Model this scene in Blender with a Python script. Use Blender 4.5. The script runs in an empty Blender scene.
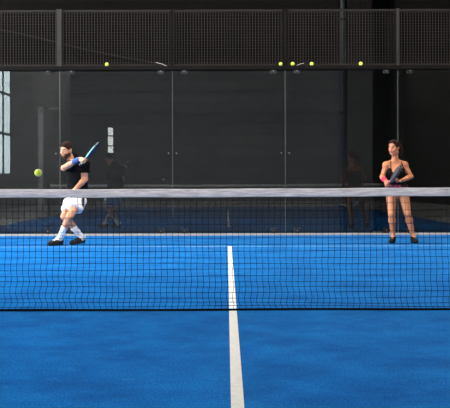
import bpy, bmesh, math, random
import numpy as np
from mathutils import Vector, Matrix
random.seed(7); rng = np.random.default_rng(7)
C = bpy.context.scene.collection
F, CX, CY, CZ, HY, VX = 960.0, -0.043, -7.04, 0.924, 183.0, 226.6

# ------------------------------------------------------------------ helpers
def P(px, py, Y):
    """a pixel and a depth -> a world point (used to lay out the skeletons)"""
    D = (Y - CY) / F
    return np.array([CX + (px - VX) * D, Y, CZ + (HY - py) * D])

def tag(o, label=None, cat=None, group=None, kind=None):
    if label: o['label'] = label
    if cat: o['category'] = cat
    if group: o['group'] = group
    if kind: o['kind'] = kind
    return o

def link(name, me, mat, parent=None, origin=None, smooth=False):
    o = bpy.data.objects.new(name, me); C.objects.link(o)
    if mat: me.materials.append(mat)
    if origin is not None: o.location = origin
    if parent is not None: o.parent = parent
    if smooth:
        me.polygons.foreach_set('use_smooth', [True] * len(me.polygons))
    me.update()
    return o

def empty(name, loc=(0, 0, 0), rot=(0, 0, 0)):
    o = bpy.data.objects.new(name, None); C.objects.link(o)
    o.location = loc; o.rotation_euler = rot; o.empty_display_size = .1
    return o

class MB:
    """collects boxes, bars, tubes and lathes into one mesh"""
    def __init__(s): s.v = []; s.f = []
    def box(s, a, b, bev=0.0):
        bm = bmesh.new(); bmesh.ops.create_cube(bm, size=1)
        for v in bm.verts:
            v.co = Vector([(a[i] + b[i]) / 2 + v.co[i] * (b[i] - a[i]) for i in range(3)])
        if bev: bmesh.ops.bevel(bm, geom=bm.edges[:], offset=bev, segments=2, affect='EDGES')
        s.add_bm(bm); return s
    def add_bm(s, bm):
        n = len(s.v); bm.verts.index_update()
        s.v += [tuple(v.co) for v in bm.verts]
        s.f += [tuple(n + v.index for v in f.verts) for f in bm.faces]
        bm.free()
    def tube(s, pts, r, seg=8, cap=True):
        pts = [Vector(p) for p in pts]; n0 = len(s.v)
        rs = r if isinstance(r, (list, tuple)) else [r] * len(pts)
        for i, p in enumerate(pts):
            t = (pts[min(i + 1, len(pts) - 1)] - pts[max(i - 1, 0)]).normalized()
            u = t.cross(Vector((0, 1, 0)))
            if u.length < .1: u = t.cross(Vector((1, 0, 0)))
            u.normalize(); w = t.cross(u)
            for k in range(seg):
                a = 2 * math.pi * k / seg
                s.v.append(tuple(p + (u * math.cos(a) + w * math.sin(a)) * rs[i]))
        for i in range(len(pts) - 1):
            for k in range(seg):
                a = n0 + i * seg + k; b = n0 + i * seg + (k + 1) % seg
                s.f.append((a, b, b + seg, a + seg))
        if cap:
            s.f.append(tuple(n0 + k for k in range(seg))[::-1])
            m = n0 + (len(pts) - 1) * seg
            s.f.append(tuple(m + k for k in range(seg)))
        return s
    def build(s, name, mat, parent=None, origin=None, smooth=False):
        me = bpy.data.meshes.new(name); me.from_pydata(s.v, [], s.f)
        bm = bmesh.new(); bm.from_mesh(me); bmesh.ops.recalc_face_normals(bm, faces=bm.faces); bm.to_mesh(me); bm.free()
        return link(name, me, mat, parent, origin, smooth)

# ------------------------------------------------------------------ signed distance modelling
def rotm(yaw=0, pitch=0, roll=0):
    return np.array((Matrix.Rotation(math.radians(yaw), 3, 'Z') @ Matrix.Rotation(math.radians(pitch), 3, 'X') @ Matrix.Rotation(math.radians(roll), 3, 'Y')))

def unit(v):
    v = np.asarray(v, float); return v / np.linalg.norm(v)

class Sdf:
    def __init__(s): s.ops = []
    def cone(s, a, b, ra, rb, k=.02, op='u', flat=None):
        a = np.asarray(a, float); b = np.asarray(b, float); R = max(ra, rb)
        lo = np.minimum(a, b) - R; hi = np.maximum(a, b) + R
        ab = b - a; L2 = max(ab @ ab, 1e-9)
        def f(p):
            q = [p[i] - a[i] for i in range(3)]
            t = np.clip((q[0] * ab[0] + q[1] * ab[1] + q[2] * ab[2]) / L2, 0, 1)
            c = [q[i] - t * ab[i] for i in range(3)]
            if flat is not None:
                u, fac = flat; m = c[0] * u[0] + c[1] * u[1] + c[2] * u[2]
                c = [c[i] + m * (1 / fac - 1) * u[i] for i in range(3)]
            return np.sqrt(c[0] ** 2 + c[1] ** 2 + c[2] ** 2) - (ra + (rb - ra) * t)
        s.ops.append((op, f, lo, hi, k)); return s
    def ell(s, c, r, R=np.eye(3), k=.02, op='u'):
        c = np.asarray(c, float); r = np.asarray(r, float); m = r.max()
        def f(p):
            q = [p[i] - c[i] for i in range(3)]
            l = [R[0][i] * q[0] + R[1][i] * q[1] + R[2][i] * q[2] for i in range(3)]
            k0 = np.sqrt(sum((l[i] / r[i]) ** 2 for i in range(3))) + 1e-6
            k1 = np.sqrt(sum((l[i] / r[i] ** 2) ** 2 for i in range(3))) + 1e-6
            return k0 * (k0 - 1) / k1
        s.ops.append((op, f, c - m, c + m, k)); return s
    def fn(s, f, lo=None, hi=None, k=.0, op='u'):
        s.ops.append((op, f, None if lo is None else np.asarray(lo, float), None if hi is None else np.asarray(hi, float), k)); return s
    def keep_below(s, o, n):       # keep the side where (p-o).n < 0
        o = np.asarray(o, float); n = unit(n)
        return s.fn(lambda p: (p[0] - o[0]) * n[0] + (p[1] - o[1]) * n[1] + (p[2] - o[2]) * n[2], op='i')
    def wrinkle(s, amp, fr, seed=0):
        ph = np.random.default_rng(seed).uniform(0, 6, 6)
        def f(p):
            return amp * (np.sin(fr * (p[0] * .8 + p[2] * .6) + ph[0] + 2 * np.sin(fr * .4 * p[2] + ph[3])) * np.sin(fr * .7 * (p[2] - p[0] * .5 + p[1] * .4) + ph[1])
                          + .6 * np.sin(fr * 1.7 * (p[2] * .5 + p[1] * .6 + p[0] * .3) + ph[2]))
        return s.fn(f, op='d')
    def surf(s, h):
        us = [o for o in s.ops if o[0] == 'u']
        lo = np.min([o[2] for o in us], 0) - .03; hi = np.max([o[3] for o in us], 0) + .03
        n = np.ceil((hi - lo) / h).astype(int) + 1
        ax = [(lo[i] + h * np.arange(n[i])).astype(np.float32) for i in range(3)]
        d = np.full(n, .2, np.float32)
        for op, f, a, b, k in s.ops:
            if a is None: sl = (slice(None),) * 3
            else:
                m = k + .03
                i0 = np.clip(np.floor((a - m - lo) / h).astype(int), 0, n - 1); i1 = np.clip(np.ceil((b + m - lo) / h).astype(int) + 1, 1, n)
                sl = tuple(slice(i0[j], i1[j]) for j in range(3))
            p = (ax[0][sl[0]][:, None, None], ax[1][sl[1]][None, :, None], ax[2][sl[2]][None, None, :])
            e = f(p).astype(np.float32); cur = d[sl]
            if op == 'u':
                hh = np.maximum(k - np.abs(cur - e), 0) / max(k, 1e-6); d[sl] = np.minimum(cur, e) - hh * hh * k * .25
            elif op == 's':
                e = -e; hh = np.maximum(k - np.abs(cur - e), 0) / max(k, 1e-6); d[sl] = np.maximum(cur, e) + hh * hh * k * .25
            elif op == 'i':
                d[sl] = np.maximum(cur, e)
            elif op == 'd':
                d[sl] = cur + e
        d[0] = d[-1] = .2; d[:, 0] = d[:, -1] = .2; d[:, :, 0] = d[:, :, -1] = .2
        S = d < 0
        off = [(i, j, k) for i in (0, 1) for j in (0, 1) for k in (0, 1)]
        N = [m - 1 for m in d.shape]
        cnt = np.zeros(N, np.uint8)
        for o in off: cnt += S[o[0]:o[0] + N[0], o[1]:o[1] + N[1], o[2]:o[2] + N[2]]
        act = (cnt > 0) & (cnt < 8); ijk = np.argwhere(act)
        idx = np.full(N, -1, np.int32); idx[act] = np.arange(len(ijk))
        vals = np.stack([d[ijk[:, 0] + o[0], ijk[:, 1] + o[1], ijk[:, 2] + o[2]] for o in off], 1)
        acc = np.zeros((len(ijk), 3)); w = np.zeros(len(ijk)); offa = np.array(off, float)
        for a in range(8):
            for b in range(a + 1, 8):
                if np.abs(offa[a] - offa[b]).sum() != 1: continue
                va, vb = vals[:, a], vals[:, b]; m = (va < 0) != (vb < 0)
                t = np.where(m, va / np.where(m, va - vb, 1), 0)[:, None]
                acc += np.where(m[:, None], offa[a] + t * (offa[b] - offa[a]), 0); w += m
        V = lo + h * (ijk + acc / w[:, None])
        Q = []
        for axn in range(3):
            sl0 = [slice(1, -1)] * 3; sl1 = [slice(1, -1)] * 3
            sl0[axn] = slice(0, -1); sl1[axn] = slice(1, None)
            ch = S[tuple(sl0)] != S[tuple(sl1)]; e = np.argwhere(ch)
            add = np.ones(3, int); add[axn] = 0; e = e + add
            u, v = [(1, 2), (2, 0), (0, 1)][axn]
            def cell(du, dv):
                c = e.copy(); c[:, u] += du; c[:, v] += dv
                return idx[c[:, 0], c[:, 1], c[:, 2]]
            q = np.stack([cell(-1, -1), cell(0, -1), cell(0, 0), cell(-1, 0)], 1)
            fl = ~S[e[:, 0], e[:, 1], e[:, 2]]; q[fl] = q[fl][:, ::-1]
            Q.append(q)
        return V, np.concatenate(Q)
    def build(s, name, mat, h=.005, parent=None, origin=(0, 0, 0), loc=True):
        V, Q = s.surf(h); V = V - np.asarray(origin, float)
        me = bpy.data.meshes.new(name)
        me.vertices.add(len(V)); me.vertices.foreach_set('co', V.astype(np.float32).ravel())
        me.loops.add(len(Q) * 4); me.loops.foreach_set('vertex_index', Q.astype(np.int32).ravel())
        me.polygons.add(len(Q)); me.polygons.foreach_set('loop_start', (np.arange(len(Q)) * 4).astype(np.int32))
        me.update(calc_edges=True); me.validate()
        return link(name, me, mat, parent, None if not loc else origin, True)

# ------------------------------------------------------------------ materials
def mat(name, col, rough=.6, metal=0.0, spec=.5, var=None, scale=20, bump=0.0, bscale=200, emit=None, sheen=0):
    m = bpy.data.materials.new(name); m.use_nodes = True
    nt = m.node_tree; b = nt.nodes['Principled BSDF']
    b.inputs['Base Color'].default_value = (*col, 1); b.inputs['Roughness'].default_value = rough
    b.inputs['Metallic'].default_value = metal; b.inputs['Specular IOR Level'].default_value = spec
    if sheen: b.inputs['Sheen Weight'].default_value = sheen
    if emit: b.inputs['Emission Color'].default_value = (*col, 1); b.inputs['Emission Strength'].default_value = emit
    tc = nt.nodes.new('ShaderNodeTexCoord')
    if var:
        n = nt.nodes.new('ShaderNodeTexNoise'); n.inputs['Scale'].default_value = scale; n.inputs['Detail'].default_value = 6
        r = nt.nodes.new('ShaderNodeValToRGB'); r.color_ramp.elements[0].position = .3; r.color_ramp.elements[1].position = .7
        r.color_ramp.elements[0].color = (*col, 1); r.color_ramp.elements[1].color = (*var, 1)
        nt.links.new(tc.outputs['Object'], n.inputs['Vector']); nt.links.new(n.outputs['Fac'], r.inputs['Fac']); nt.links.new(r.outputs['Color'], b.inputs['Base Color'])
    if bump:
        n = nt.nodes.new('ShaderNodeTexNoise'); n.inputs['Scale'].default_value = bscale; n.inputs['Detail'].default_value = 4
        bp = nt.nodes.new('ShaderNodeBump'); bp.inputs['Strength'].default_value = bump; bp.inputs['Distance'].default_value = .01
        nt.links.new(tc.outputs['Object'], n.inputs['Vector']); nt.links.new(n.outputs['Fac'], bp.inputs['Height']); nt.links.new(bp.outputs['Normal'], b.inputs['Normal'])
    return m

M = {}
DAY, LAMP, HIGH = 10.0, 115, 16
M['skin_man'] = mat('skin_fair', (.66, .32, .20), .5, spec=.35, var=(.58, .26, .16), scale=14)
M['skin_woman'] = mat('skin_tan', (.54, .215, .108), .45, spec=.35, var=(.47, .175, .085), scale=14)
M['hair_man'] = mat('hair_dark_brown', (.016, .008, .006), .7, spec=.12, var=(.03, .014, .009), scale=90, bump=.5, bscale=160)
M['beard'] = mat('beard_brown', (.085, .036, .022), .8, spec=.12, var=(.045, .018, .011), scale=120, bump=.5, bscale=200)
M['hair_woman'] = mat('hair_brown', (.026, .009, .005), .6, spec=.15, var=(.013, .005, .003), scale=70, bump=.5, bscale=140)
M['black_cloth'] = mat('black_cloth', (.005, .005, .006), .9, spec=.08, bump=.2, bscale=300)
M['white_cloth'] = mat('white_cloth', (.82, .81, .84), .85, spec=.2, bump=.2, bscale=250)
M['grey_cloth'] = mat('dark_insert', (.03, .03, .04), .8)
M['sock'] = mat('white_knit', (.80, .79, .80), .9, bump=.4, bscale=320)
M['shoe_grey'] = mat('shoe_charcoal', (.016, .014, .015), .7, spec=.15, var=(.034, .029, .028), scale=40, bump=.3)
M['shoe_black'] = mat('shoe_black', (.005, .005, .006), .7, spec=.12, var=(.009, .009, .010), scale=40)
M['sole'] = mat('sole_rubber', (.02, .018, .017), .8, spec=.1)
M['sole_black'] = mat('sole_black', (.005, .005, .005), .8, spec=.1)
M['blue_band'] = mat('blue_towelling', (.045, .105, .32), .95, bump=.4, bscale=250)
M['pink_band'] = mat('pink_towelling', (.80, .02, .09), .9, bump=.4, bscale=250)
M['eye'] = mat('eye_white', (.42, .39, .37), .5, spec=.1)
M['iris'] = mat('iris_brown', (.02, .012, .008), .2)
M['lips_man'] = mat('lips_dull', (.36, .13, .11), .5)
M['lips_woman'] = mat('lips_rose', (.36, .10, .09), .45)
M['racket_dark'] = mat('racket_face_dark', (.016, .018, .030), .35, var=(.03, .035, .06), scale=18)
M['racket_cyan'] = mat('racket_frame_cyan', (.16, .50, .62), .35)
M['racket_tip'] = mat('racket_guard_black', (.01, .012, .02), .4)
M['racket_grey'] = mat('racket_frame_grey', (.022, .026, .042), .4, var=(.06, .068, .095), scale=15)
M['grip_white'] = mat('grip_white', (.6, .6, .62), .8)
M['grip_pink'] = mat('grip_pink', (.72, .10, .30), .8)
M['net_cord'] = mat('net_cord_black', (.0035, .004, .005), .95, spec=.0)
M['rope'] = mat('bottom_rope_dark', (.006, .006, .008), .95, spec=0)
M['net_steel'] = mat('net_post_steel', (.03, .03, .035), .4, .6)
M['steel_dark'] = mat('steel_dark', (.0035, .003, .003), .7, .0, spec=.06, var=(.005, .0045, .0045), scale=6)
M['steel_mid'] = mat('steel_grey', (.021, .019, .019), .7, .0, spec=.15, var=(.027, .025, .025), scale=6)
M['steel_frame'] = mat('steel_frame', (.014, .0125, .0125), .7, spec=.1)
M['wire'] = mat('wire_grey', (.045, .039, .039), .6, .2, spec=.2)
M['clamp'] = mat('clamp_black', (.012, .012, .014), .35, .5)
M['bolt'] = mat('clamp_bolt', (.14, .14, .15), .4, .6)
M['kerb'] = mat('kerb_concrete', (.34, .335, .33), .75, var=(.26, .255, .25), scale=9, bump=.2)
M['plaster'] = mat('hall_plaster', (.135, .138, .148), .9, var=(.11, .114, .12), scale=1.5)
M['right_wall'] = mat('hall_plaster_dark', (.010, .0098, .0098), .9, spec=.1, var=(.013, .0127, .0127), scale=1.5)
M['ceiling'] = mat('ceiling_dark', (.045, .045, .047), .9, var=(.035, .035, .037), scale=2)
M['concrete'] = mat('concrete_floor', (.24, .24, .245), .8, spec=.2, var=(.30, .30, .30), scale=3)
M['pipe'] = mat('pipe_painted', (.012, .014, .016), .5, spec=.2)
M['cable'] = mat('cable_grey', (.0075, .007, .007), .8, spec=.05)
M['tie'] = mat('cable_tie_white', (.55, .55, .55), .5)
M['frame_black'] = mat('window_frame_black', (.02, .025, .03), .4, .4)
M['lamp_body'] = mat('lamp_body', (.3, .3, .3), .5, .5)
M['lamp_lens'] = mat('lamp_lens', (1.0, .90, .76), .5, emit=LAMP)
M['day'] = mat('daylight_pane', (.80, .96, 1.0), .3, emit=5.0)
M['day_near'] = mat('daylight_pane_bright', (.93, .98, .97), .3, emit=DAY)
M['fill_high'] = mat('fill_clerestory', (1.0, .95, .88), .3, emit=HIGH)  # glow of the added high window, frontal fill
M['day_small'] = mat('daylight_small', (.95, 1.0, .97), .3, emit=5.0)

def two_tone(name, front, back):
    m = mat(name, front, .35); nt = m.node_tree; tc = nt.nodes.new('ShaderNodeTexCoord'); sx = nt.nodes.new('ShaderNodeSeparateXYZ'); gt = nt.nodes.new('ShaderNodeMath'); gt.operation = 'GREATER_THAN'; gt.inputs[1].default_value = .002
    x = nt.nodes.new('ShaderNodeMix'); x.data_type = 'RGBA'; x.inputs[6].default_value = (*back, 1); x.inputs[7].default_value = (*front, 1)
    nt.links.new(tc.outputs['Object'], sx.inputs[0]); nt.links.new(sx.outputs['Y'], gt.inputs[0]); nt.links.new(gt.outputs[0], x.inputs[0]); nt.links.new(x.outputs[2], nt.nodes['Principled BSDF'].inputs['Base Color'])
    return m
M['racket_cyan'] = two_tone('racket_frame_cyan', (.22, .52, .60), (.012, .03, .075))
def net_tape_mat():
    m = mat('tape_canvas', (.66, .64, .66), .85, spec=.2)
    nt = m.node_tree; b = nt.nodes['Principled BSDF']; tc = nt.nodes.new('ShaderNodeTexCoord')
    mp = nt.nodes.new('ShaderNodeMapping'); mp.inputs['Scale'].default_value = (2.2, 1, 34)
    n = nt.nodes.new('ShaderNodeTexNoise'); n.inputs['Scale'].default_value = 3; n.inputs['Detail'].default_value = 8; n.inputs['Roughness'].default_value = .7
    r = nt.nodes.new('ShaderNodeValToRGB'); r.color_ramp.elements[0].position = .36; r.color_ramp.elements[1].position = .62
    r.color_ramp.elements[0].color = (.42, .39, .42, 1); r.color_ramp.elements[1].color = (.82, .77, .775, 1)
    nt.links.new(tc.outputs['Object'], mp.inputs['Vector']); nt.links.new(mp.outputs['Vector'], n.inputs['Vector'])
    nt.links.new(n.outputs['Fac'], r.inputs['Fac']); nt.links.new(r.outputs['Color'], b.inputs['Base Color'])
    return m
M['tape'] = net_tape_mat()

def turf_mat():
    m = mat('blue_turf', (.012, .14, .62), .9, spec=0)
    nt = m.node_tree; b = nt.nodes['Principled BSDF']; L = nt.links; tc = nt.nodes.new('ShaderNodeTexCoord')
    def noise(sc, det, rough=.5):
        n = nt.nodes.new('ShaderNodeTexNoise'); n.inputs['Scale'].default_value = sc; n.inputs['Detail'].default_value = det; n.inputs['Roughness'].default_value = rough
        L.new(tc.outputs['Object'], n.inputs['Vector']); return n
    def ramp(n, a, b_, p0, p1):
        r = nt.nodes.new('ShaderNodeValToRGB'); r.color_ramp.elements[0].position = p0; r.color_ramp.elements[1].position = p1
        r.color_ramp.elements[0].color = (*a, 1); r.color_ramp.elements[1].color = (*b_, 1); L.new(n.outputs['Fac'], r.inputs['Fac']); return r
    def mix(f, a, b_, t='MIX'):
        x = nt.nodes.new('ShaderNodeMix'); x.data_type = 'RGBA'; x.blend_type = t
        if isinstance(f, float): x.inputs[0].default_value = f
        else: L.new(f, x.inputs[0])
        L.new(a, x.inputs[6]); L.new(b_, x.inputs[7]); return x.outputs[2]
    base = ramp(noise(2.2, 8, .65), (.0008, .078, .305), (.0034, .136, .455), .36, .64)
    fine = ramp(noise(95, 3), (.45, .55, .62), (1.45, 1.38, 1.3), .3, .7)
    c = mix(1.0, base.outputs['Color'], fine.outputs['Color'], 'MULTIPLY')
    sand = ramp(noise(6.5, 10, .75), (0, 0, 0), (1, 1, 1), .56, .80)      # sand worked up through the pile
    sc = nt.nodes.new('ShaderNodeRGB'); sc.outputs[0].default_value = (.014, .19, .52, 1)
    mm = nt.nodes.new('ShaderNodeMath'); mm.operation = 'MULTIPLY'; mm.inputs[1].default_value = .85; L.new(sand.outputs['Color'], mm.inputs[0])
    c = mix(mm.outputs[0], c, sc.outputs[0]); L.new(c, b.inputs['Base Color'])
    b.inputs['Sheen Weight'].default_value = .09; b.inputs['Sheen Roughness'].default_value = .2; b.inputs['Sheen Tint'].default_value = (.5, .78, 1, 1)
    bp = nt.nodes.new('ShaderNodeBump'); bp.inputs['Strength'].default_value = .5; bp.inputs['Distance'].default_value = .008
    L.new(noise(160, 2).outputs['Fac'], bp.inputs['Height']); L.new(bp.outputs['Normal'], b.inputs['Normal'])
    return m
M['turf'] = turf_mat()
M['line_worn'] = mat('line_worn', (.50, .56, .64), .9, spec=.1, var=(.16, .32, .55), scale=6)
M['line'] = mat('line_white', (.74, .73, .69), .85, spec=.2, var=(.62, .62, .60), scale=30, bump=.4, bscale=180)

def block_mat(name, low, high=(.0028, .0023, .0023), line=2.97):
    """painted blockwork: one tone up to the line, a darker one above it"""
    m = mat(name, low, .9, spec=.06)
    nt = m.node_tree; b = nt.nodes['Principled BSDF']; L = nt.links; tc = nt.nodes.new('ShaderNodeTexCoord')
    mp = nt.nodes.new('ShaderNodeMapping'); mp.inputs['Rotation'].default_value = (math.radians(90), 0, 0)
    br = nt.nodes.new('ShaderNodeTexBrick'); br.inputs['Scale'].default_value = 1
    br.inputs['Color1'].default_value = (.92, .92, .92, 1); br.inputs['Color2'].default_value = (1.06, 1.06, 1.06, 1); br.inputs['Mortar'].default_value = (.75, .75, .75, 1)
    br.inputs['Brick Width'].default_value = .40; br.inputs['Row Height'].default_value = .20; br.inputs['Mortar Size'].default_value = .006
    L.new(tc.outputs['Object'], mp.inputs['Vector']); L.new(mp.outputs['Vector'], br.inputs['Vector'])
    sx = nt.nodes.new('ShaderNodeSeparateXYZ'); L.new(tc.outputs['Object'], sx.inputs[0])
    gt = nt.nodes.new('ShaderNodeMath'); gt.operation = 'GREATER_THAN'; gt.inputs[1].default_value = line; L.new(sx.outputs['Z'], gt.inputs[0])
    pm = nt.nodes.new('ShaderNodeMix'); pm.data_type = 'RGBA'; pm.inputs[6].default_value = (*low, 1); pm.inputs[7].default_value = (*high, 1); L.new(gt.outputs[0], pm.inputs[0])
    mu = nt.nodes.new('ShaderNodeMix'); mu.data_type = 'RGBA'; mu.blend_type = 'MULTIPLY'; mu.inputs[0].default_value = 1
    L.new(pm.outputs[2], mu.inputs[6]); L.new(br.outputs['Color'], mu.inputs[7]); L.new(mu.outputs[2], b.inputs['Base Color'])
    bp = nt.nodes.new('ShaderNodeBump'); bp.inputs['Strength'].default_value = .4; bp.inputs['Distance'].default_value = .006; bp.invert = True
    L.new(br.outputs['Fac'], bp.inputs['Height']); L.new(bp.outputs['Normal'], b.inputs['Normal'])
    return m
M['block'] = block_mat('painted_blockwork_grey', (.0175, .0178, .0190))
M['block_dark'] = block_mat('blockwork_dark', (.0028, .0028, .0028), (.0018, .0015, .0014))  # darker tone inside the recess and on the wall right of it
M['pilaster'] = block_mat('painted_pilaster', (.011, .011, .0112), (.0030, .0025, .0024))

def glass_mat():
    m = bpy.data.materials.new('clear_glass'); m.use_nodes = True; nt = m.node_tree; nt.nodes.clear()
    o = nt.nodes.new('ShaderNodeOutputMaterial'); x = nt.nodes.new('ShaderNodeMixShader'); f = nt.nodes.new('ShaderNodeFresnel'); f.inputs['IOR'].default_value = 1.5
    ge = nt.nodes.new('ShaderNodeNewGeometry'); io = nt.nodes.new('ShaderNodeMix'); io.inputs[2].default_value = 1.5; io.inputs[3].default_value = 1 / 1.5   # the same reflectance on both faces of the pane
    nt.links.new(ge.outputs['Backfacing'], io.inputs[0]); nt.links.new(io.outputs[0], f.inputs['IOR'])
    t = nt.nodes.new('ShaderNodeBsdfTransparent'); t.inputs['Color'].default_value = (.95, .965, .96, 1)
    g = nt.nodes.new('ShaderNodeBsdfGlossy'); g.inputs['Roughness'].default_value = .0; g.inputs['Color'].default_value = (1, 1, 1, 1)
    nt.links.new(f.outputs[0], x.inputs[0]); nt.links.new(t.outputs[0], x.inputs[1]); nt.links.new(g.outputs[0], x.inputs[2]); nt.links.new(x.outputs[0], o.inputs['Surface'])
    return m
M['glass'] = glass_mat()
M['glass_edge'] = mat('glass_edge_seal', (.065, .075, .075), .4)

def ball_mat():
    m = mat('ball_felt', (.56, .68, .03), .9, spec=.2, var=(.66, .76, .05), scale=60, bump=.4, bscale=220, sheen=.4)
    return m
M['ball'] = ball_mat()
M['ball_seam'] = mat('ball_seam', (.75, .78, .6), .8)

def skirt_mat():
    m = mat('skirt_print', (.012, .011, .013), .8, spec=.2)
    nt = m.node_tree; b = nt.nodes['Principled BSDF']; tc = nt.nodes.new('ShaderNodeTexCoord')
    n = nt.nodes.new('ShaderNodeTexNoise'); n.inputs['Scale'].default_value = 26; n.inputs['Detail'].default_value = 2
    r = nt.nodes.new('ShaderNodeValToRGB'); r.color_ramp.interpolation = 'LINEAR'
    r.color_ramp.elements[0].position = .50; r.color_ramp.elements[1].position = .57
    r.color_ramp.elements[0].color = (.012, .011, .013, 1); r.color_ramp.elements[1].color = (.55, .03, .16, 1)
    nt.links.new(tc.outputs['Object'], n.inputs['Vector']); nt.links.new(n.outputs['Fac'], r.inputs['Fac']); nt.links.new(r.outputs['Color'], b.inputs['Base Color'])
    return m
M['skirt'] = skirt_mat()

# ------------------------------------------------------------------ the hall
def struct(name, mb, m, parent=None):
    o = mb.build(name, m, parent)
    if parent is None: o['kind'] = 'structure'
    return o
XL, XR, YB, YF, ZC = -8.0, 9.0, 10.55, -22.0, 11.0
fl = struct('floor', MB().box((XL - .3, YF - .3, -.3), (XR + .3, 11.9, -.012)), M['concrete'])
turf = MB().box((-5.0, -9.86, -.012), (5.0, 9.86, 0)).build('turf', M['turf'], fl); turf['label'] = 'bright blue sanded artificial turf of the court'
MB().box((-.0275, -7.0, 0), (.0275, 6.925, .0022)).build('centre_line', M['line'], fl)
MB().box((-5.0, 6.925, 0), (5.0, 6.965, .0010)).build('service_line', M['line_worn'], fl)
MB().box((-5.0, -6.965, 0), (5.0, -6.925, .0010)).build('service_line', M['line_worn'], fl)
wb = MB()
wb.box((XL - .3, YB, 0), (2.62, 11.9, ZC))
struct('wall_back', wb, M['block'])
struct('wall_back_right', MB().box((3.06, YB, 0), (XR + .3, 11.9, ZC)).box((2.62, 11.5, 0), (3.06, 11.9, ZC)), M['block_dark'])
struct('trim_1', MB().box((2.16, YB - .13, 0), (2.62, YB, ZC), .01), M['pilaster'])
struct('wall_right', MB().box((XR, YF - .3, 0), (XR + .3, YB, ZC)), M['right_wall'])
wf = MB().box((XL - .3, YF - .3, 0), (XR + .3, YF, 7.2)).box((XL - .3, YF - .3, 10.6), (XR + .3, YF, ZC)).box((XL - .3, YF - .3, 7.2), (-7.5, YF, 10.6)).box((8.5, YF - .3, 7.2), (XR + .3, YF, 10.6))
struct('wall_front', wf, M['plaster'])
w4 = MB()
for i in range(11): w4.box((-7.5 + 1.6 * i - .04, YF - .12, 7.2), (-7.5 + 1.6 * i + .04, YF - .02, 10.6))
for z in (7.24, 8.9, 10.56): w4.box((-7.5, YF - .11, z - .04), (8.5, YF - .03, z + .04))
w4 = struct('added_fill_window', w4, M['frame_black'])
MB().box((-7.5, YF - .09, 7.2), (8.5, YF - .06, 10.6)).build('pane', M['fill_high'], w4)  # added clerestory, out of view, glows to light net and players from the front
WZ0, WZ1 = 1.2, 7.05
WIN = ((-8.55, -4.95), (0.45, 9.15))
wl = MB(); wl.box((XL - .3, YF, 0), (XL, YB, WZ0)); wl.box((XL - .3, YF, WZ1), (XL, YB, ZC))
for a, b in ((YF, WIN[0][0]), (WIN[0][1], WIN[1][0]), (WIN[1][1], YB)): wl.box((XL - .3, a, WZ0), (XL, b, WZ1))
struct('wall_left', wl, M['plaster'])
struct('ceiling', MB().box((XL - .3, YF - .3, ZC), (XR + .3, 11.9, ZC + .3)), M['ceiling'])
for name, (a, b) in zip(('window_1', 'window_3'), WIN):
    w1 = MB()
    for i in range(int(round((b - a) / 1.2)) + 1):
        w1.box((XL - .12, a + i * 1.2 - .05, WZ0), (XL - .02, a + i * 1.2 + .05, WZ1))
    for z in (WZ0 + .05, 2.72, 4.18, 5.64, WZ1 - .05): w1.box((XL - .11, a, z - .05), (XL - .03, b, z + .05))
    w1 = struct(name, w1, M['frame_black'])
    MB().box((XL - .09, a, WZ0), (XL - .06, b, WZ1)).build('pane', M['day' if name == 'window_1' else 'day_near'], w1)
w2 = MB()
for z in (2.46, 2.84, 3.34, 3.80): w2.box((-6.14, YF, z - .03), (-5.78, YF + .05, z + .03))
for x in (-6.12, -5.80): w2.box((x - .03, YF, 2.46), (x + .03, YF + .05, 3.80))
w2 = struct('window_2', w2, M['frame_black'])
MB().box((-6.10, YF, 2.48), (-5.82, YF + .02, 3.78)).build('pane', M['day_small'], w2)

# lamps under the ceiling
lamp_b = MB().box((-.18, -.7, .02), (.18, .7, .12), .02); lamp_b.tube([(0, -.5, .12), (0, -.5, 4.4)], .008); lamp_b.tube([(0, .5, .12), (0, .5, 4.4)], .008)
lamp_l = MB().box((-.15, -.66, .0), (.15, .66, .02))
lamp0 = None
for x, y in ((-5.2, -15.0), (-4.6, 4.6), (0, 4.6), (4.6, 4.6), (-4.6, 7.4), (0, 7.4), (4.6, 7.4)):  # first lamp is added behind the camera to brighten the front wall
    if True:
        if lamp0 is None:
            lamp0 = r = empty('ceiling_light', (x, y, 6.6)); lamp_b.build('housing', M['lamp_body'], r); lamp_l.build('lens', M['lamp_lens'], r)
            tag(r, 'long linear lamp hung under the hall ceiling', 'ceiling light', 'lamps hung above the court')
        else:
            r = lamp0.copy(); C.objects.link(r); r.location = (x, y, 6.6)
            for ch in lamp0.children:
                c = ch.copy(); C.objects.link(c); c.parent = r

# drain pipe and cable on the wall
pr = empty('drain_pipe', (2.08, YB - .075, 0)); tag(pr, 'dark painted drain pipe running up the wall left of the pilaster', 'pipe')
MB().tube([(0, 0, -.012), (0, 0, ZC)], .042, 14).build('pipe', M['pipe'], pr, smooth=True)
for z in (.5, 2.2, 3.9, 5.6): MB().box((-.055, -.05, z - .02), (.055, .07, z + .02), .005).build('pipe_bracket', M['steel_dark'], pr)
pts = [(XL + .02, YB - .025, 4.62)] + [(x, YB - .025, 3.72 - (x + 4.2) * .215 - .02 * math.sin(x * 2)) for x in np.linspace(-4.9, -1.0, 14)]
tag(MB().tube([p for p in pts], .022, 8).build('wall_cable', M['cable'], smooth=True), 'thin grey conduit sloping down across the dark wall behind the upper left mesh', 'cable')

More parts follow.
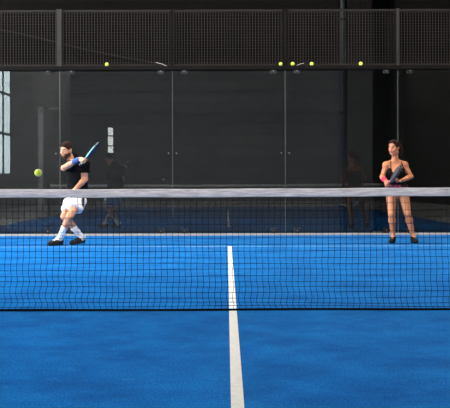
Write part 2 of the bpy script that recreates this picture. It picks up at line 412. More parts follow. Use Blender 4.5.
# ------------------------------------------------------------------ back enclosure of the court
KB = MB(); KB.box((-5.05, 9.86, -.012), (5.05, 10.06, .028), .006)
tag(KB.build('kerb', M['kerb']), 'low pale concrete kerb along the foot of the glass back wall', 'kerb')
tag(MB().box((-5.05, 9.90, 2.925), (5.05, 10.06, 2.995), .006).build('steel_beam', M['steel_dark']), 'long dark steel beam along the top of the glass panes', 'beam')
NM = {-4: 'behind the man at the far left edge', -2: 'beside the man, second from the left', 0: 'in the middle behind the centre line', 2: 'left of the woman with the pilaster behind it', 4: 'at the far right edge beside the woman'}
def make_panel():
    r = empty('glass_panel', (0, 10.0, 0))
    MB().box((-.995, -.006, .028), (.995, .006, 2.925)).build('pane', M['glass'], r)
    for s in (-1, 1):
        MB().box((s * .9985 - .0035, -.007, .035), (s * .9985 + .0035, .007, 2.925)).build('edge_seal', M['glass_edge'], r)
        for z in (.075, 2.91):
            m = MB(); m.box((s * .79 - .055, -.035, z - .045), (s * .79 + .055, -.006, z + .045), .006); m.box((s * .79 - .055, .006, z - .045), (s * .79 + .055, .03, z + .045), .006)
            c = m.build('clamp', M['clamp'], r)
            b = MB(); b.tube([(s * .79, -.050, z), (s * .79, -.033, z)], .014, 10); b.build('bolt', M['bolt'], c)
        m = MB(); m.box((s * .93 - .012, -.012, 1.44), (s * .93 + .012, -.006, 1.47), .002)
        m.build('stop_pad', M['bolt'], r)
    return r
def make_mesh_panel():
    r = empty('mesh_panel', (0, 10.0, 3.0))
    m = MB(); m.box((-.995, -.02, 0), (.995, .02, .035)); m.box((-.995, -.02, .965), (.995, .02, 1.0))
    m.box((-.995, -.02, .035), (-.965, .02, .965)); m.box((.965, -.02, .035), (.995, .02, .965)); m.build('frame', M['steel_frame'], r)
    w = MB()
    for i in range(1, 39):
        x = -.98 + i * .0503; w.tube([(x, -.004, .02), (x, -.004, .98)], .0033, 5, False)
    for i in range(1, 20):
        z = .02 + i * .0485; w.tube([(-.98, .001, z), (.98, .001, z)], .0010, 4, False)
    w.build('wire_mesh', M['wire'], r); return r
def dup(r):
    n = r.copy(); C.objects.link(n)
    for ch in r.children:
        c = ch.copy(); C.objects.link(c); c.parent = n
        for g in ch.children:
            d = g.copy(); C.objects.link(d); d.parent = c
    return n
gp, mp_ = make_panel(), make_mesh_panel()
for i, x in enumerate((-4, -2, 0, 2, 4)):
    g = gp if i == 0 else dup(gp); g.location.x = x
    tag(g, 'clear tall glass back wall panel ' + NM[x], 'glass panel', 'glass panels of the back wall')
    g = mp_ if i == 0 else dup(mp_); g.location.x = x
    tag(g, 'welded wire mesh panel above the glass ' + {-4: 'at the far left edge', -2: 'with one tennis ball, left of centre', 0: 'above the centre line', 2: 'with three balls, right of centre', 4: 'at the far right edge'}[x], 'mesh panel', 'mesh panels above the glass')
for x, w, m, lb in ((-3, .09, 'steel_mid', 'wide grey steel post between mesh panels at the left, above the man'), (-1, .05, 'steel_dark', 'dark steel post between mesh panels left of the centre'),
                    (1, .07, 'steel_dark', 'dark steel post between mesh panels near the two paired balls'), (3, .045, 'steel_mid', 'thin grey steel post between mesh panels above the woman')):
    r = empty('fence_post', (x, 10.0, 2.995)); tag(r, lb, 'post', 'posts between the mesh panels')
    if x == 1: MB().box((-.045, -.035, 0), (-.01, -.022, 1.007), .003).box((.01, -.035, 0), (.045, -.022, 1.007), .003).box((-.045, .022, 0), (.045, .04, 1.007), .004).build('upright', M[m], r)
    else: MB().box((-w / 2, -.05, 0), (w / 2, -.022, 1.007), .004).box((-w / 2, .022, 0), (w / 2, .04, 1.007), .004).build('upright', M[m], r)
    MB().box((-w / 2 - .01, -.052, 1.007), (w / 2 + .01, .045, 1.016), .003).build('cap', M[m], r)
for (a, b, lb) in ((( -1.29, 9.955, 3.075), (-1.10, 9.955, 3.012), 'thin white loose cable tie lying on the beam left of the centre'), ((1.20, 9.955, 3.02), (1.33, 9.955, 3.06), 'short pale cable tie beside the paired balls on the beam')):
    a = Vector(a); b = Vector(b); mid = (a + b) / 2 + Vector((0, 0, .008))
    e = [a, mid, b]; low = min(p.z for p in e); e = [p - Vector((0, 0, low - 2.9995)) for p in e]
    tag(MB().tube(e, .004, 6).build('cable_tie', M['tie']), lb, 'cable tie')

# side posts at the net (seen mirrored in the glass)
for s, lb in ((-1, 'tall pale steel post at the left end of the net, mirrored in the glass'),):
    r = empty('side_post', (s * 5.12, .75, -.012)); tag(r, lb, 'post')
    MB().box((-.07, -.07, 0), (.07, .07, 3.05), .006).build('upright', mat('side_post_paint', (.30, .30, .31), .5), r)
    MB().box((-.10, -.10, 3.05), (.10, .10, 3.08), .004).build('cap', M['steel_mid'], r)
    MB().box((-.12, -.12, 0), (.12, .12, .015), .003).build('base_plate', M['steel_mid'], r)
    a = MB().tube([(0, 0, 3.0), (-s * .35, 0, 3.0)], .02, 8).build('arm', M['steel_mid'], r)
    MB().box((-s * .35 - .14, -.06, 2.96), (-s * .35 + .14, .06, 3.02), .01).build('floodlight', M['lamp_body'], a)

# ------------------------------------------------------------------ net
nr = empty('court_net', (0, 0, 0)); tag(nr, 'black mesh net with a white top band stretched across the blue court', 'net')
def ztop(x): return .874 + .0022 * (x / 1.65) + .0010 * x * x
def wob(x, t):   # sideways slack of the cords, strongest low down on the left
    lo = np.clip(1 - t / .55, 0, 1)
    amp = .002 + lo * (.004 + .010 * math.exp(-((x + 1.35) / .35) ** 2) + .004 * math.exp(-((x - .4) / .5) ** 2))
    return amp * math.sin(13 * t * 2.2 + 5.1 * x) + .003 * math.sin(3.1 * x + 7 * t)
nm = MB(); step = .0437; nv = 228; rows = 20
def zrow(i, x):
    t = i / (rows - 1); zt = ztop(x) - .05; z = .006 + (zt - .006) * (t ** 1.22)
    return z + .004 * math.sin(2.3 * x + i) * (1 - t) + .006 * (1 - t) * math.sin(.9 * x + 1.7 * i)
def node(j, i):
    x = (j - nv / 2) * step; t = i / (rows - 1)
    return (x + wob(x, t), .006 * math.sin(4 * x + 3 * t) * (1 - t) - .10 * (1 - t) ** 2, zrow(i, x))
for j in range(nv + 1): nm.tube([node(j, i) for i in range(rows)], .0016, 4, False)
for i in range(rows): nm.tube([node(j, i) for j in range(nv + 1)], .0016, 4, False)
nm.build('mesh', M['net_cord'], nr)
tp = bmesh.new(); ring = []
prof = [(-.006, -.062), (-.009, -.05), (-.010, -.012), (-.007, -.003), (0, .0), (.007, -.003), (.010, -.012), (.009, -.05), (.006, -.062)]
for j in range(121):
    x = -5 + j / 12; ring.append([tp.verts.new((x, a, ztop(x) + .008 + b + .0012 * math.sin(7 * x))) for a, b in prof])
for a, b in zip(ring, ring[1:]):
    for k in range(len(prof)): tp.faces.new((a[k], a[(k + 1) % len(prof)], b[(k + 1) % len(prof)], b[k]))
tp.faces.new(ring[0][::-1]); tp.faces.new(ring[-1])
mb = MB(); mb.add_bm(tp); o = mb.build('top_band', M['tape'], nr, smooth=True); o['label'] = 'white canvas top band'
MB().tube([(x, -.10, .009 + .002 * math.sin(3 * x)) for x in np.linspace(-5, 5, 121)], .008, 6).build('bottom_rope', M['rope'], nr, smooth=True)
for s in (-1, 1):
    p = MB().box((s * 5.04 - .04, -.04, 0), (s * 5.04 + .04, .04, .93), .005).build('post', M['net_steel'], nr)

# ------------------------------------------------------------------ tennis balls
def ball_mesh(r=.033):
    bm = bmesh.new(); bmesh.ops.create_uvsphere(bm, u_segments=24, v_segments=16, radius=r); mb = MB(); mb.add_bm(bm); return mb
def seam(r=.0332):
    pts = []
    for i in range(49):
        t = 2 * math.pi * i / 48; a, b = .75, .25
        v = Vector((a * math.cos(t) + b * math.cos(3 * t), a * math.sin(t) - b * math.sin(3 * t), 2 * math.sqrt(a * b) * math.sin(2 * t)))
        pts.append(v.normalized() * r)
    return MB().tube(pts, .0013, 5, False)
def make_ball(loc):
    o = ball_mesh().build('tennis_ball', M['ball'], smooth=True); o.location = loc
    seam().build('seam', M['ball_seam'], o, smooth=True); return o
b0 = make_ball(P(38.2, 172.2, 1.5)); b0.rotation_euler = (.4, .3, 1.0)
tag(b0, 'yellow-green tennis ball in mid air left of the man', 'tennis ball')
for px, lb in ((107.3, 'yellow tennis ball resting on the beam left of centre, the only one over the man'), (281, 'leftmost of the close pair of tennis balls on the beam beside the dark post'),
               (293, 'tennis ball on the beam just right of the dark post, second of the close pair'), (312, 'tennis ball on the beam alone between the close pair and the pilaster'), (361, 'rightmost tennis ball on the beam, in front of the pilaster')):
    c = dup(b0); D = 9.96 - CY - .0; c.location = (CX + (px - VX) * D / F, 9.945, 2.995 + .033); c.scale = (1, 1, 1)
    c.rotation_euler = tuple(rng.uniform(0, 3, 3)); tag(c, lb, 'tennis ball', 'tennis balls on the beam')

# ------------------------------------------------------------------ people
def head_base(S, c, R, k=.02, w=1.0):
    c = np.asarray(c); T = lambda x, y, z: c + R @ np.array([x, y, z])
    S.ell(T(0, .012, .035), (.076 * w, .094, .082), R, .02); S.ell(T(0, -.018, -.035), (.060 * w, .072, .080), R, .03)
    S.ell(T(0, -.060, -.092), (.026 * w, .024, .020), R, .025)
    for s in (-1, 1):
        S.ell(T(s * .040 * w, -.058, -.022), (.022, .024, .022), R, .02)
        S.ell(T(s * .050 * w, .0, -.07), (.02, .035, .026), R, .03)
    S.cone(T(-.036, -.078, .030), T(.036, -.078, .030), .011, .011, .012)
    for s in (-1, 1): S.ell(T(s * .032, -.098, .010), (.019, .018, .014), R, .010, 's')
    S.cone(T(0, -.086, .018), T(0, -.108, -.026), .0075, .0115, .008)
    for s in (-1, 1): S.ell(T(s * .010, -.098, -.029), (.008, .010, .007), R, .006)
    S.ell(T(0, -.088, -.058), (.026, .012, .016), R, .012)
    for s in (-1, 1):
        S.ell(T(s * .078 * w, .012, -.004), (.009, .020, .031), R, .008); S.ell(T(s * .084 * w, .008, -.002), (.006, .011, .018), R, .004, 's')
    return T
def face_bits(root, T, R, o, lips, brow):
    for s in (-1, 1):
        e = Sdf().ell(T(s * .032, -.081, .010), (.0135, .0125, .0105), R, 0).build('eye', M['eye'], .0022, root, o)
        i = Sdf().ell(T(s * .032 - .003, -.0905, .009), (.0062, .004, .0062), R, 0).build('iris', M['iris'], .0014, e, (0, 0, 0))
        Sdf().cone(T(s * .016, -.094, .030), T(s * .034, -.091, .035), .0042, .005, .003).cone(T(s * .034, -.091, .035), T(s * .050, -.078, .030), .005, .003, .003).build('eyebrow', M[brow], .0022, root, o)
    Sdf().cone(T(-.019, -.092, -.0565), T(0, -.101, -.053), .0035, .005, .003).cone(T(.019, -.092, -.0565), T(0, -.101, -.053), .0035, .005, .003).cone(T(-.014, -.095, -.063), T(.014, -.095, -.063), .0058, .0058, .004).build('lips', M[lips], .0022, root, o)

def hand(S, wrist, d, n, side, curl=(20, 25, 15), sc=1.0, thumb=(.55, .75, .25), tcurl=25):
    d = unit(d); n = np.asarray(n, float); n = unit(n - d * (n @ d)); s = np.cross(d, n) * side; w = np.asarray(wrist)
    lens = (.072, .081, .075, .058); xs = (.030, .0095, -.0115, -.031); ks = (.088, .092, .087, .078)
    for L, x, kk in zip(lens, xs, ks):
        kn = w + sc * (d * kk + s * x)
        S.cone(w + sc * (s * x * .55 + d * .012), kn, .0145 * sc, .0115 * sc, .012)
        q = kn; a = 0
        for j, fr in enumerate((.44, .31, .25)):
            a += math.radians(curl[j]); v = d * math.cos(a) + n * math.sin(a); e = q + v * L * fr * sc
            S.cone(q, e, (.0092 - .0008 * j) * sc, (.0086 - .0009 * j) * sc, .003 if j else .006); q = e
    t0 = w + sc * (d * .022 + s * .022); v = unit(d * thumb[0] + s * thumb[1] + n * thumb[2])
    t1 = t0 + v * .042 * sc; ax = unit(np.cross(v, np.cross(d, n)) if False else n * .6 + d * .5); a = math.radians(tcurl)
    v2 = unit(v * math.cos(a) + ax * math.sin(a)); t2 = t1 + v2 * .032 * sc; v3 = unit(v2 * math.cos(a) + ax * math.sin(a)); t3 = t2 + v3 * .025 * sc
    S.cone(t0, t1, .0165 * sc, .0115 * sc, .012); S.cone(t1, t2, .0105 * sc, .0095 * sc, .004); S.cone(t2, t3, .0095 * sc, .0075 * sc, .003)
    return s
def grip_frame(wrist, g, fore, side):
    s = unit(g); d = unit(fore); d = unit(d - s * (d @ s)); n = np.cross(s, d) * side
    return d, n, np.asarray(wrist) + d * .070 + n * .030

def racket(name, butt, axis, face_hint, label, mats, edge=.02):
    z = unit(axis); y = np.asarray(face_hint, float); y = unit(y - z * (y @ z)); x = np.cross(y, z)
    o = empty(name); o.matrix_world = Matrix(((x[0], y[0], z[0], butt[0]), (x[1], y[1], z[1], butt[1]), (x[2], y[2], z[2], butt[2]), (0, 0, 0, 1)))
    tag(o, label, 'racket')
    hc = .312
    def outl(p, g=0):    # drop outline in 2D
        rx = .128 + g; rz = .142 + g
        qx = p[0] / rx; qz = (p[2] - hc) / rz; k0 = np.sqrt(qx ** 2 + qz ** 2) + 1e-6; k1 = np.sqrt((qx / rx) ** 2 + (qz / rz) ** 2) + 1e-6
        return k0 * (k0 - 1) / k1
    def holes(p):
        r = np.full(np.broadcast(p[0], p[2]).shape, 1.0)
        for a in range(-4, 5):
            for b in range(-4, 5):
                cx = a * .024; cz = hc + .012 + b * .024
                if (cx / .094) ** 2 + ((cz - hc) / .110) ** 2 < 1: r = np.minimum(r, np.sqrt((p[0] - cx) ** 2 + (p[2] - cz) ** 2) - .006)
        return r
    lo, hi = (-.14, -.025, .15), (.14, .025, .46)
    S = Sdf(); S.fn(lambda p: np.maximum(np.maximum(outl(p, -.012), np.abs(p[1]) - .016), -holes(p)), lo, hi)
    S.build('face', mats[0], .0032, o, (0, 0, 0))
    S = Sdf(); S.fn(lambda p: np.sqrt(np.maximum(np.abs(outl(p, -.006)) - .003, 0) ** 2 + np.maximum(np.abs(p[1]) - .013, 0) ** 2) - .006, lo, hi)
    for s in (-1, 1): S.cone((s * .012, 0, .125), (s * .075, 0, .20), .012, .011, .01)
    S.cone((-.045, 0, .192), (.045, 0, .192), .008, .008, .01)
    S.build('frame', mats[1], .0032, o, (0, 0, 0))
    S = Sdf(); S.fn(lambda p: np.maximum(np.sqrt(np.maximum(np.abs(outl(p, .0035)) - .002, 0) ** 2 + np.maximum(np.abs(p[1]) - .011, 0) ** 2) - .004, hc + .02 - p[2]), lo, hi)
    S.build('edge_guard', mats[3], .0032, o, (0, 0, 0))
    S = Sdf().cone((0, 0, .008), (0, 0, .132), .0165, .0150, 0, flat=(np.array([0, 1, 0]), .9)).fn(lambda p: .0009 * np.sin(p[2] * 2 * math.pi / .022 + np.arctan2(p[1], p[0])), op='d')
    gr = S.build('grip', mats[2], .0028, o, (0, 0, 0))
    Sdf().cone((0, 0, -.002), (0, 0, .008), .019, .0175, 0).build('butt_cap', mats[3], .0028, gr, (0, 0, 0))
    return o

def shoe(root, o, heel, yaw_dir, pitch, m, ms, L=.285, ground=.0005, anchor='heel'):
    """heel: xy of the heel; toe along yaw_dir; pitch lifts the heel about the toe"""
    f = unit([yaw_dir[0], yaw_dir[1], 0]); u = np.array([0, 0, 1.0]); r = np.cross(f, u)
    base = np.array([heel[0], heel[1], ground + .001]); pv = base + f * L * .74
    a = math.radians(pitch); ca, sa = math.cos(a), math.sin(a)
    def T(x, y, z):
        q = base + f * x * L + r * y + u * z; q = q - pv; fx = q @ f; fz = q @ u
        if x < .74: fx, fz = fx * ca + fz * sa, -fx * sa + fz * ca
        return pv + f * fx + r * (q @ r) + u * fz
    S = Sdf()
    S.cone(T(.13, 0, .052), T(.42, 0, .050), .038, .043, .02, flat=(r, .9)); S.cone(T(.42, 0, .046), T(.78, .004, .036), .042, .036, .02); S.cone(T(.78, .004, .034), T(.90, .004, .030), .038, .026, .02)
    S.cone(T(.16, 0, .06), T(.20, 0, .092), .038, .040, .02); S.cone(T(.22, 0, .085), T(.50, 0, .062), .034, .032, .02)
    S.cone(T(.2, 0, .10), T(.2, 0, .14), .030, .030, .004, 's')
    cut = T(.3, 0, .012)
    sh = S.build('shoe', m, .0045, root, o)
    S = Sdf(); fl = (u, .35)
    S.cone(T(.12, 0, .013), T(.45, 0, .013), .037, .039, .01, flat=fl); S.cone(T(.45, 0, .013), T(.78, .003, .013), .039, .043, .01, flat=fl); S.cone(T(.78, .003, .013), T(.885, .003, .013), .043, .030, .01, flat=fl)
    S.build('sole', ms, .004, sh, (0, 0, 0))
    S = Sdf()
    for i in range(4): S.cone(T(.36 + .08 * i, -.022, .094 - .010 * i), T(.38 + .08 * i, .022, .094 - .010 * i), .0035, .0035, .002)
    S.build('laces', M['sole'], .003, sh, (0, 0, 0))
    return T(.2, 0, .09)

def person(S, name, m, base, label):
    o = S.build(name, m, .0045, None, base); tag(o, label, 'person'); return o

# ---- the man
def man():
    base = np.array([-2.42, 7.38, 0.0]); Z = (0, 0, 0)
    pel = P(76.5, 199, 7.50); lum = P(77.5, 189, 7.50); che = P(77.5, 173, 7.47); nb = P(73.5, 161.5, 7.43)
    hc = P(66.3, 149.6, 7.36); HR = rotm(-30, 16, 4)
    shR, elR, wrR = P(70, 165, 7.36), P(63.8, 167.6, 7.14), P(79.4, 158.4, 7.12)
    shL, elL, wrL = P(84.2, 164.3, 7.44), P(85.2, 178.8, 7.40), P(75.5, 188.5, 7.23)
    hiA, knA, anA = P(79, 200, 7.46), P(68.8, 217, 7.20), P(59.6, 237.8, 7.29)
    hiB, knB, anB = P(70.5, 200, 7.56), P(64.2, 216, 7.36), P(82.0, 237.2, 7.50)
    cr = rotm(-14)
    def torso(S, g=0):
        S.ell(pel, (.148 + g, .120 + g, .12 + g), cr, .04); S.cone(pel, che, .136 + g, .152 + g, .05, flat=(cr @ np.array([0, 1, 0]), .72))
        S.ell(che + np.array([0, 0, .02]), (.163 + g, .120 + g, .17 + g), cr, .05)
        S.cone(shR, shL, .064 + g, .066 + g, .05); S.cone(nb, shR + (0, 0, .01), .055 + g, .052 + g, .04); S.cone(nb, shL + (0, 0, .01), .055 + g, .056 + g, .04)
    S = Sdf(); torso(S, -.006)
    S.cone(nb - (0, 0, .02), hc + HR @ np.array([0, .02, -.06]), .060, .054, .03)
    T = head_base(S, hc, HR)
    # arms
    S.cone(shR, elR, .052, .042, .03); S.cone(elR, elR + (wrR - elR) * .35, .041, .043, .015); S.cone(elR + (wrR - elR) * .35, wrR, .043, .029, .015)
    S.cone(shL, elL, .054, .042, .03); S.cone(elL, elL + (wrL - elL) * .35, .041, .043, .015); S.cone(elL + (wrL - elL) * .35, wrL, .043, .029, .015)
    g = unit([.265, .20, .33]); d, n, gc = grip_frame(wrR, g, (wrR - elR) + np.array([0, .04, 0]), 1)
    hand(S, wrR, d, n, 1, (62, 72, 45), 1.0, (.5, .55, .6), 30)
    hand(S, wrL, wrL - elL, (.5, .75, -.2), -1, (22, 28, 18))
    # legs
    for hi, kn, an in ((hiA, knA, anA), (hiB, knB, anB)):
        S.cone(hi, kn, .086, .051, .04); S.cone(kn, kn + (an - kn) * .3, .048, .051, .02); S.cone(kn + (an - kn) * .3 + (.012, .012, 0), an, .051, .034, .03)
        S.ell(kn + unit([-.5, -.8, .1]) * .018, (.042, .042, .045), k=.02)
    fA = unit([-.80, -.60, 0]); fB = unit([-.86, -.50, 0])
    S.cone(anA, anA + fA * .10 - (0, 0, .045), .036, .028, .03); S.cone(anB, anB + fB * .10 - (0, 0, .045), .036, .028, .03)
    man = person(S, 'person', M['skin_man'], base, 'bearded man in black shirt and white shorts swinging a racket over his shoulder')
    face_bits(man, T, HR, Z, 'lips_man', 'hair_man')
    for ch in man.children: pass
    return man, base, torso, T, HR, hc, locals()
mn, mb_, torso, T, HR, hc, J = man()
def mpart(S, name, m, h=.005):   # world-space SDF parented under the man
    return S.build(name, m, h, mn, mb_, loc=False)
# face pieces were built in world space: move them under the man's origin
for ch in mn.children: ch.matrix_parent_inverse = Matrix.Translation(-Vector(mb_))
# hair
S = Sdf(); S.ell(T(0, .016, .042), (.082, .099, .086), HR, .01); S.cone(T(-.03, -.062, .098), T(.04, -.058, .102), .020, .018, .03); S.wrinkle(.0025, 170, 3)
S.ell(T(0, -.085, -.006), (.070, .062, .070), HR, .02, 's'); S.keep_below(T(0, .0, -.045), HR @ np.array([0, -.35, -1.0]))
for s in (-1, 1): S.ell(T(s * .088, .004, -.02), (.022, .030, .038), HR, .01, 's')
mpart(S, 'hair', M['hair_man'], .004)
S = Sdf(); S.ell(T(0, -.020, -.045), (.065, .077, .077), HR, .02); S.ell(T(0, -.062, -.096), (.034, .032, .028), HR, .03); S.wrinkle(.0018, 190, 5)
for s in (-1, 1): S.ell(T(s * .050, .0, -.07), (.025, .038, .034), HR, .02)
S.ell(T(0, -.112, -.057), (.024, .030, .012), HR, .005, 's'); S.ell(T(0, -.090, .0), (.052, .050, .045), HR, .012, 's'); S.keep_below(T(0, 0, -.024), HR @ np.array([0, .25, 1.0]))
mpart(S, 'beard', M['beard'], .004)
# shirt
S = Sdf(); torso(S, .014); pel, che, nb = J['pel'], J['che'], J['nb']
S.cone(nb + (.01, .02, 0), nb + (.012, .035, .062), .085, .066, .03)
S.cone(pel, J['lum'], .152, .155, .04, flat=(J['cr'] @ np.array([0, 1, 0]), .8))
for sh, el, fr in ((J['shR'], J['elR'], .72), (J['shL'], J['elL'], .62)): S.cone(sh, sh + (el - sh) * fr, .074, .066, .03)
S.wrinkle(.0035, 42, 1)
S.cone(nb + (-.035, -.035, .035), nb + (-.09, -.08, .13), .056, .075, .01, 's'); S.keep_below(P(76, 195.5, 7.45), (0.05, .05, -1))
e = J['elL']; v = J['elL'] - J['shL']; c0 = J['shL'] + v * .60
S.fn(lambda p: np.maximum(np.maximum((p[0] - c0[0]) * -unit(v)[0] + (p[1] - c0[1]) * -unit(v)[1] + (p[2] - c0[2]) * -unit(v)[2], np.sqrt((p[0] - c0[0]) ** 2 + (p[1] - c0[1]) ** 2 + (p[2] - c0[2]) ** 2) - .12), np.abs(p[0] - c0[0] - .035) - .085), c0 - .12, c0 + .12, .002, 's')
vr = unit(J['elR'] - J['shR']); c1 = J['shR'] + (J['elR'] - J['shR']) * .68
S.keep_below(c1, vr) if False else None
mshirt = mpart(S, 'shirt', M['black_cloth'], .0055)
S = Sdf()
ring = [nb + np.array([math.cos(a) * .072, math.sin(a) * .066, .022 + .014 * math.sin(a)]) for a in np.linspace(-.25 * math.pi - .9, 1.75 * math.pi - 1.5, 15)]
for a, b in zip(ring, ring[1:]): S.cone(a, b, .014, .014, .006)
c = S.build('collar', M['black_cloth'], .004, mshirt, mb_, loc=False)
# shorts
S = Sdf(); pl = J['pel']
S.ell(pl - (.012, 0, .02), (.166, .140, .12), J['cr'], .04)
a, b = J['hiA'], J['knA']; S.cone(a - (0, 0, .02), a + (b - a) * .60 + (.028, .02, .01), .098, .108, .04)
a, b = J['hiB'], J['knB']; S.cone(a - (0, 0, .02), a + (b - a) * .52 + (.01, 0, 0), .100, .098, .03)
S.wrinkle(.005, 40, 2); S.keep_below(P(76, 193.5, 7.5), (0, 0, 1))
a, b = J['hiA'], J['knA']; vv = unit(b - a); S.keep_below(a + (b - a) * .60, vv + np.array([.15, 0, 0]))
a, b = J['hiB'], J['knB']; S.keep_below(a + (b - a) * .70, unit(b - a))
sho = mpart(S, 'shorts', M['white_cloth'], .0055)
S = Sdf(); S.cone(P(83.2, 198, 7.385), P(82.4, 205, 7.35), .022, .026, .01)
S.build('side_panel', M['grey_cloth'], .004, sho, mb_, loc=False)
# wristband, socks, shoes
w, e = J['wrR'], J['elR']; mpart(Sdf().cone(w + (e - w) * .08, w + (e - w) * .36, .037, .041, 0).wrinkle(.001, 200), 'wristband', M['blue_band'], .004)
for an, kn, fr, ff in ((J['anA'], J['knA'], .58, J['fA']), (J['anB'], J['knB'], .52, J['fB'])):
    S = Sdf(); top = an + (kn - an) * fr; S.cone(an - (0, 0, .02), an, .040, .042, .02); S.cone(an, an + ff * .09 - (0, 0, .042), .041, .031, .03); S.cone(an, an + (kn - an) * .3, .040, .044, .02); S.cone(an + (kn - an) * .3, top, .044, .055, .02)
    S.wrinkle(.0016, 120, 4); S.keep_below(top - (kn - an) * .03, kn - an)
    mpart(S, 'sock', M['sock'], .0045)
def mshoe(an, f, pitch, hz):
    f = unit(f); h = np.array([an[0], an[1]]) - f[:2] * .055
    shoe(mn, Z0, h, f, pitch, M['shoe_grey'], M['sole'], .258)
Z0 = np.zeros(3)
n0 = set(o.name for o in bpy.data.objects)
mshoe(J['anA'], J['fA'], 0, 0); mshoe(J['anB'], J['fB'], 8, 0)
for o in mn.children:
    if o.name.startswith('shoe'): o.matrix_parent_inverse = Matrix.Translation(-Vector(mb_))
racket('padel_racket', J['gc'] - J['g'] * .075, J['g'], np.cross(J['g'], [0, 1, 0]) + np.array([0, .0, 0]), 'racket with pale blue frame and black tip, swung over the man\'s shoulder', (M['racket_dark'], M['racket_cyan'], M['grip_white'], M['racket_tip']))

# ---- the woman
def woman():
    dy = .10; base = np.array([2.62, 7.62, 0.0]); Z = (0, 0, 0)
    Q = lambda a, b, y: P(a, b, y + dy)
    pel = Q(397.3, 191, 7.55); che = Q(396, 173, 7.50); nb = Q(395.3, 161.3, 7.49)
    hc = Q(393.8, 148.2, 7.45); HR = rotm(-32, 4, -3)
    shR, elR, wrR = Q(386.2, 165.6, 7.50), Q(382.2, 177.5, 7.46), Q(385.2, 181.0, 7.25)
    shL, elL, wrL = Q(404.6, 165.6, 7.50), Q(411.0, 177.2, 7.46), Q(401.2, 181.3, 7.27)
    hiR, knR, anR = Q(391.3, 193, 7.55), Q(391.6, 214.5, 7.45), Q(393.0, 236.0, 7.53)
    hiL, knL, anL = Q(403.2, 193, 7.55), Q(407.4, 214.0, 7.45), Q(413.0, 236.2, 7.50)
    def torso(S, g=0):
        fy = np.array([0, 1.0, 0])
        S.ell(pel + (0, 0, .0), (.152 + g, .115 + g, .105 + g), k=.04); S.cone(pel, che - (0, 0, .02), .118 + g, .112 + g, .06, flat=(fy, .78))
        S.ell(che + (0, 0, .015), (.132 + g, .098 + g, .14 + g), k=.05)
        for s in (-1, 1): S.ell(che + (s * .062, -.075, -.005), (.055 + g, .048 + g, .052 + g), k=.03)
    S = Sdf(); torso(S)
    S.cone(shR, shL, .045, .045, .04); S.cone(nb, shR + (0, 0, .005), .042, .038, .04); S.cone(nb, shL + (0, 0, .005), .042, .038, .04)
    S.cone(nb - (0, 0, .02), hc + HR @ np.array([0, .02, -.06]), .050, .046, .025)
    T = head_base(S, hc, HR, w=.93)
    for sh, el, wr in ((shR, elR, wrR), (shL, elL, wrL)):
        S.ell(sh + (0, 0, -.005), (.050, .050, .055), k=.03); S.cone(sh, el, .042, .035, .02); S.cone(el, el + (wr - el) * .35, .035, .036, .015); S.cone(el + (wr - el) * .35, wr, .036, .023, .015)
    g = unit([.165, -.27, .280]); d, n, gc = grip_frame(wrR, g, (wrR - elR) + np.array([.06, 0, -.03]), 1)
    hand(S, wrR, d, n, 1, (62, 72, 45), .92, (.5, .55, .6), 30)
    hand(S, wrL, unit(wrL - elL) + np.array([-.1, -.1, 0]), (-.35, -.1, .9), -1, (35, 45, 25), .92)
    for hi, kn, an in ((hiR, knR, anR), (hiL, knL, anL)):
        S.cone(hi, kn, .086, .053, .04); S.cone(kn, kn + (an - kn) * .3, .048, .051, .02); S.cone(kn + (an - kn) * .3 + (0, .014, 0), an, .051, .031, .03); S.ell(kn + (0, -.012, 0), (.042, .042, .048), k=.02)
    fR = unit([-.30, -.95, 0]); fL = unit([.10, -.99, 0])
    S.cone(anR, anR + fR * .10 - (0, 0, .055), .033, .026, .03); S.cone(anL, anL + fL * .10 - (0, 0, .055), .033, .026, .03)
    o = person(S, 'person', M['skin_woman'], base, 'brown-haired woman in black strap top waiting behind the net with a racket held in front')
    face_bits(o, T, HR, Z, 'lips_woman', 'hair_woman')
    return o, base, torso, T, HR, locals()
wn, wb_, torso, T, HR, J = woman()
for ch in wn.children: ch.matrix_parent_inverse = Matrix.Translation(-Vector(wb_))
def wpart(S, name, m, h=.005): return S.build(name, m, h, wn, wb_, loc=False)
# hair swept back into a low bunch
S = Sdf(); S.ell(T(0, .018, .040), (.083, .100, .087), HR, .01); S.ell(T(.03, .105, -.005), (.060, .055, .075), HR, .04); S.ell(T(.05, .125, -.06), (.045, .045, .06), HR, .04)
S.cone(T(-.02, -.058, .098), T(.03, -.056, .098), .018, .018, .03); S.wrinkle(.003, 130, 8)
S.ell(T(0, -.088, -.010), (.068, .066, .080), HR, .02, 's'); S.ell(T(-.080, .004, -.025), (.020, .026, .034), HR, .01, 's'); S.ell(T(.080, .0, -.025), (.016, .022, .03), HR, .01, 's')
wpart(S, 'hair', M['hair_woman'], .004)
che, nb, pel = J['che'], J['nb'], J['pel']
S = Sdf(); torso(S, .008); S.keep_below(che + (0, 0, .075), (0, -.15, 1.0)); S.ell(nb + (0, -.10, -.085), (.074, .12, .125), k=.01, op='s'); S.keep_below(pel + (0, 0, .03), (0, 0, -1))
S.wrinkle(.002, 55, 6)
tk = wpart(S, 'tank_top', M['black_cloth'], .005)
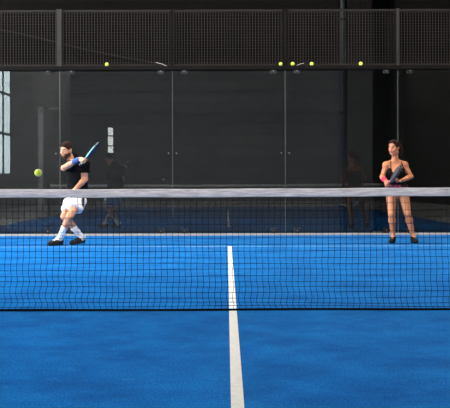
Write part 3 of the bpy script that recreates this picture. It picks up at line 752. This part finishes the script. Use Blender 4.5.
for s, sh in ((-1, J['shR']), (1, J['shL'])):
    top = nb + (sh - nb) * .58 + (0, 0, .040); fr = che + (s * .094, -.100, .060); mid = (top + fr) / 2 + np.array([0, -.028, .012]); bk = che + (s * .08, .085, .06)
    S = Sdf(); S.cone(fr, mid, .0075, .0068, .003); S.cone(mid, top + (0, -.012, 0), .0068, .0068, .003); S.cone(top + (0, -.012, 0), top + (0, .015, 0), .0068, .0068, .003); S.cone(top + (0, .015, 0), bk, .0068, .0075, .003)
    S.build('strap', M['black_cloth'], .003, tk, wb_, loc=False)
S = Sdf(); S.cone(pel + (0, 0, .075), pel - (0, 0, .055), .160, .190, .02, flat=(np.array([0, 1.0, 0]), .82))
S.fn(lambda p: .006 * np.sin(np.arctan2(p[1] - pel[1], p[0] - pel[0]) * 14) * np.clip((pel[2] + .06 - p[2]) / .12, 0, 1), op='d')
S.keep_below(pel + (0, 0, .085), (0, 0, 1)); S.keep_below(pel - (0, 0, .062), (0, 0, -1)); 
wpart(S, 'skirt', M['skirt'], .005)
w, e = J['wrR'], J['elR']; wpart(Sdf().cone(w + (e - w) * .06, w + (e - w) * .42, .033, .040, 0).wrinkle(.001, 200), 'wristband', M['pink_band'], .004)
for an, f in ((J['anR'], J['fR']), (J['anL'], J['fL'])):
    h = an[:2] - f[:2] * .05; shoe(wn, Z0, h, f, 0, M['shoe_black'], M['sole_black'], .245)
for o in wn.children:
    if o.name.startswith('shoe'): o.matrix_parent_inverse = Matrix.Translation(-Vector(wb_))
racket('padel_racket', J['gc'] - J['g'] * .075, J['g'], np.cross(J['g'], [0, 1, 0]) + np.array([0, -.02, 0]), 'dark grey racket with a pink grip held in front of the woman', (M['racket_dark'], M['racket_grey'], M['grip_pink'], M['racket_tip']))

# ------------------------------------------------------------------ camera, world, view
cam = bpy.data.cameras.new('camera'); co = bpy.data.objects.new('camera', cam); C.objects.link(co); bpy.context.scene.camera = co
cam.sensor_width = 36; cam.lens = F / 450 * 36; co.location = (CX, CY, CZ)
co.rotation_euler = (math.radians(90), math.radians(0.17), 0)
cam.shift_x = -(VX - 225) / 450; cam.shift_y = -(204 - HY) / 450; cam.clip_end = 100
w = bpy.data.worlds.new('world'); bpy.context.scene.world = w; w.use_nodes = True
w.node_tree.nodes['Background'].inputs[0].default_value = (.5, .6, .7, 1); w.node_tree.nodes['Background'].inputs[1].default_value = .3
vs = bpy.context.scene.view_settings; vs.view_transform = 'Standard'; vs.look = 'None'; vs.exposure = 0.45; vs.gamma = 1
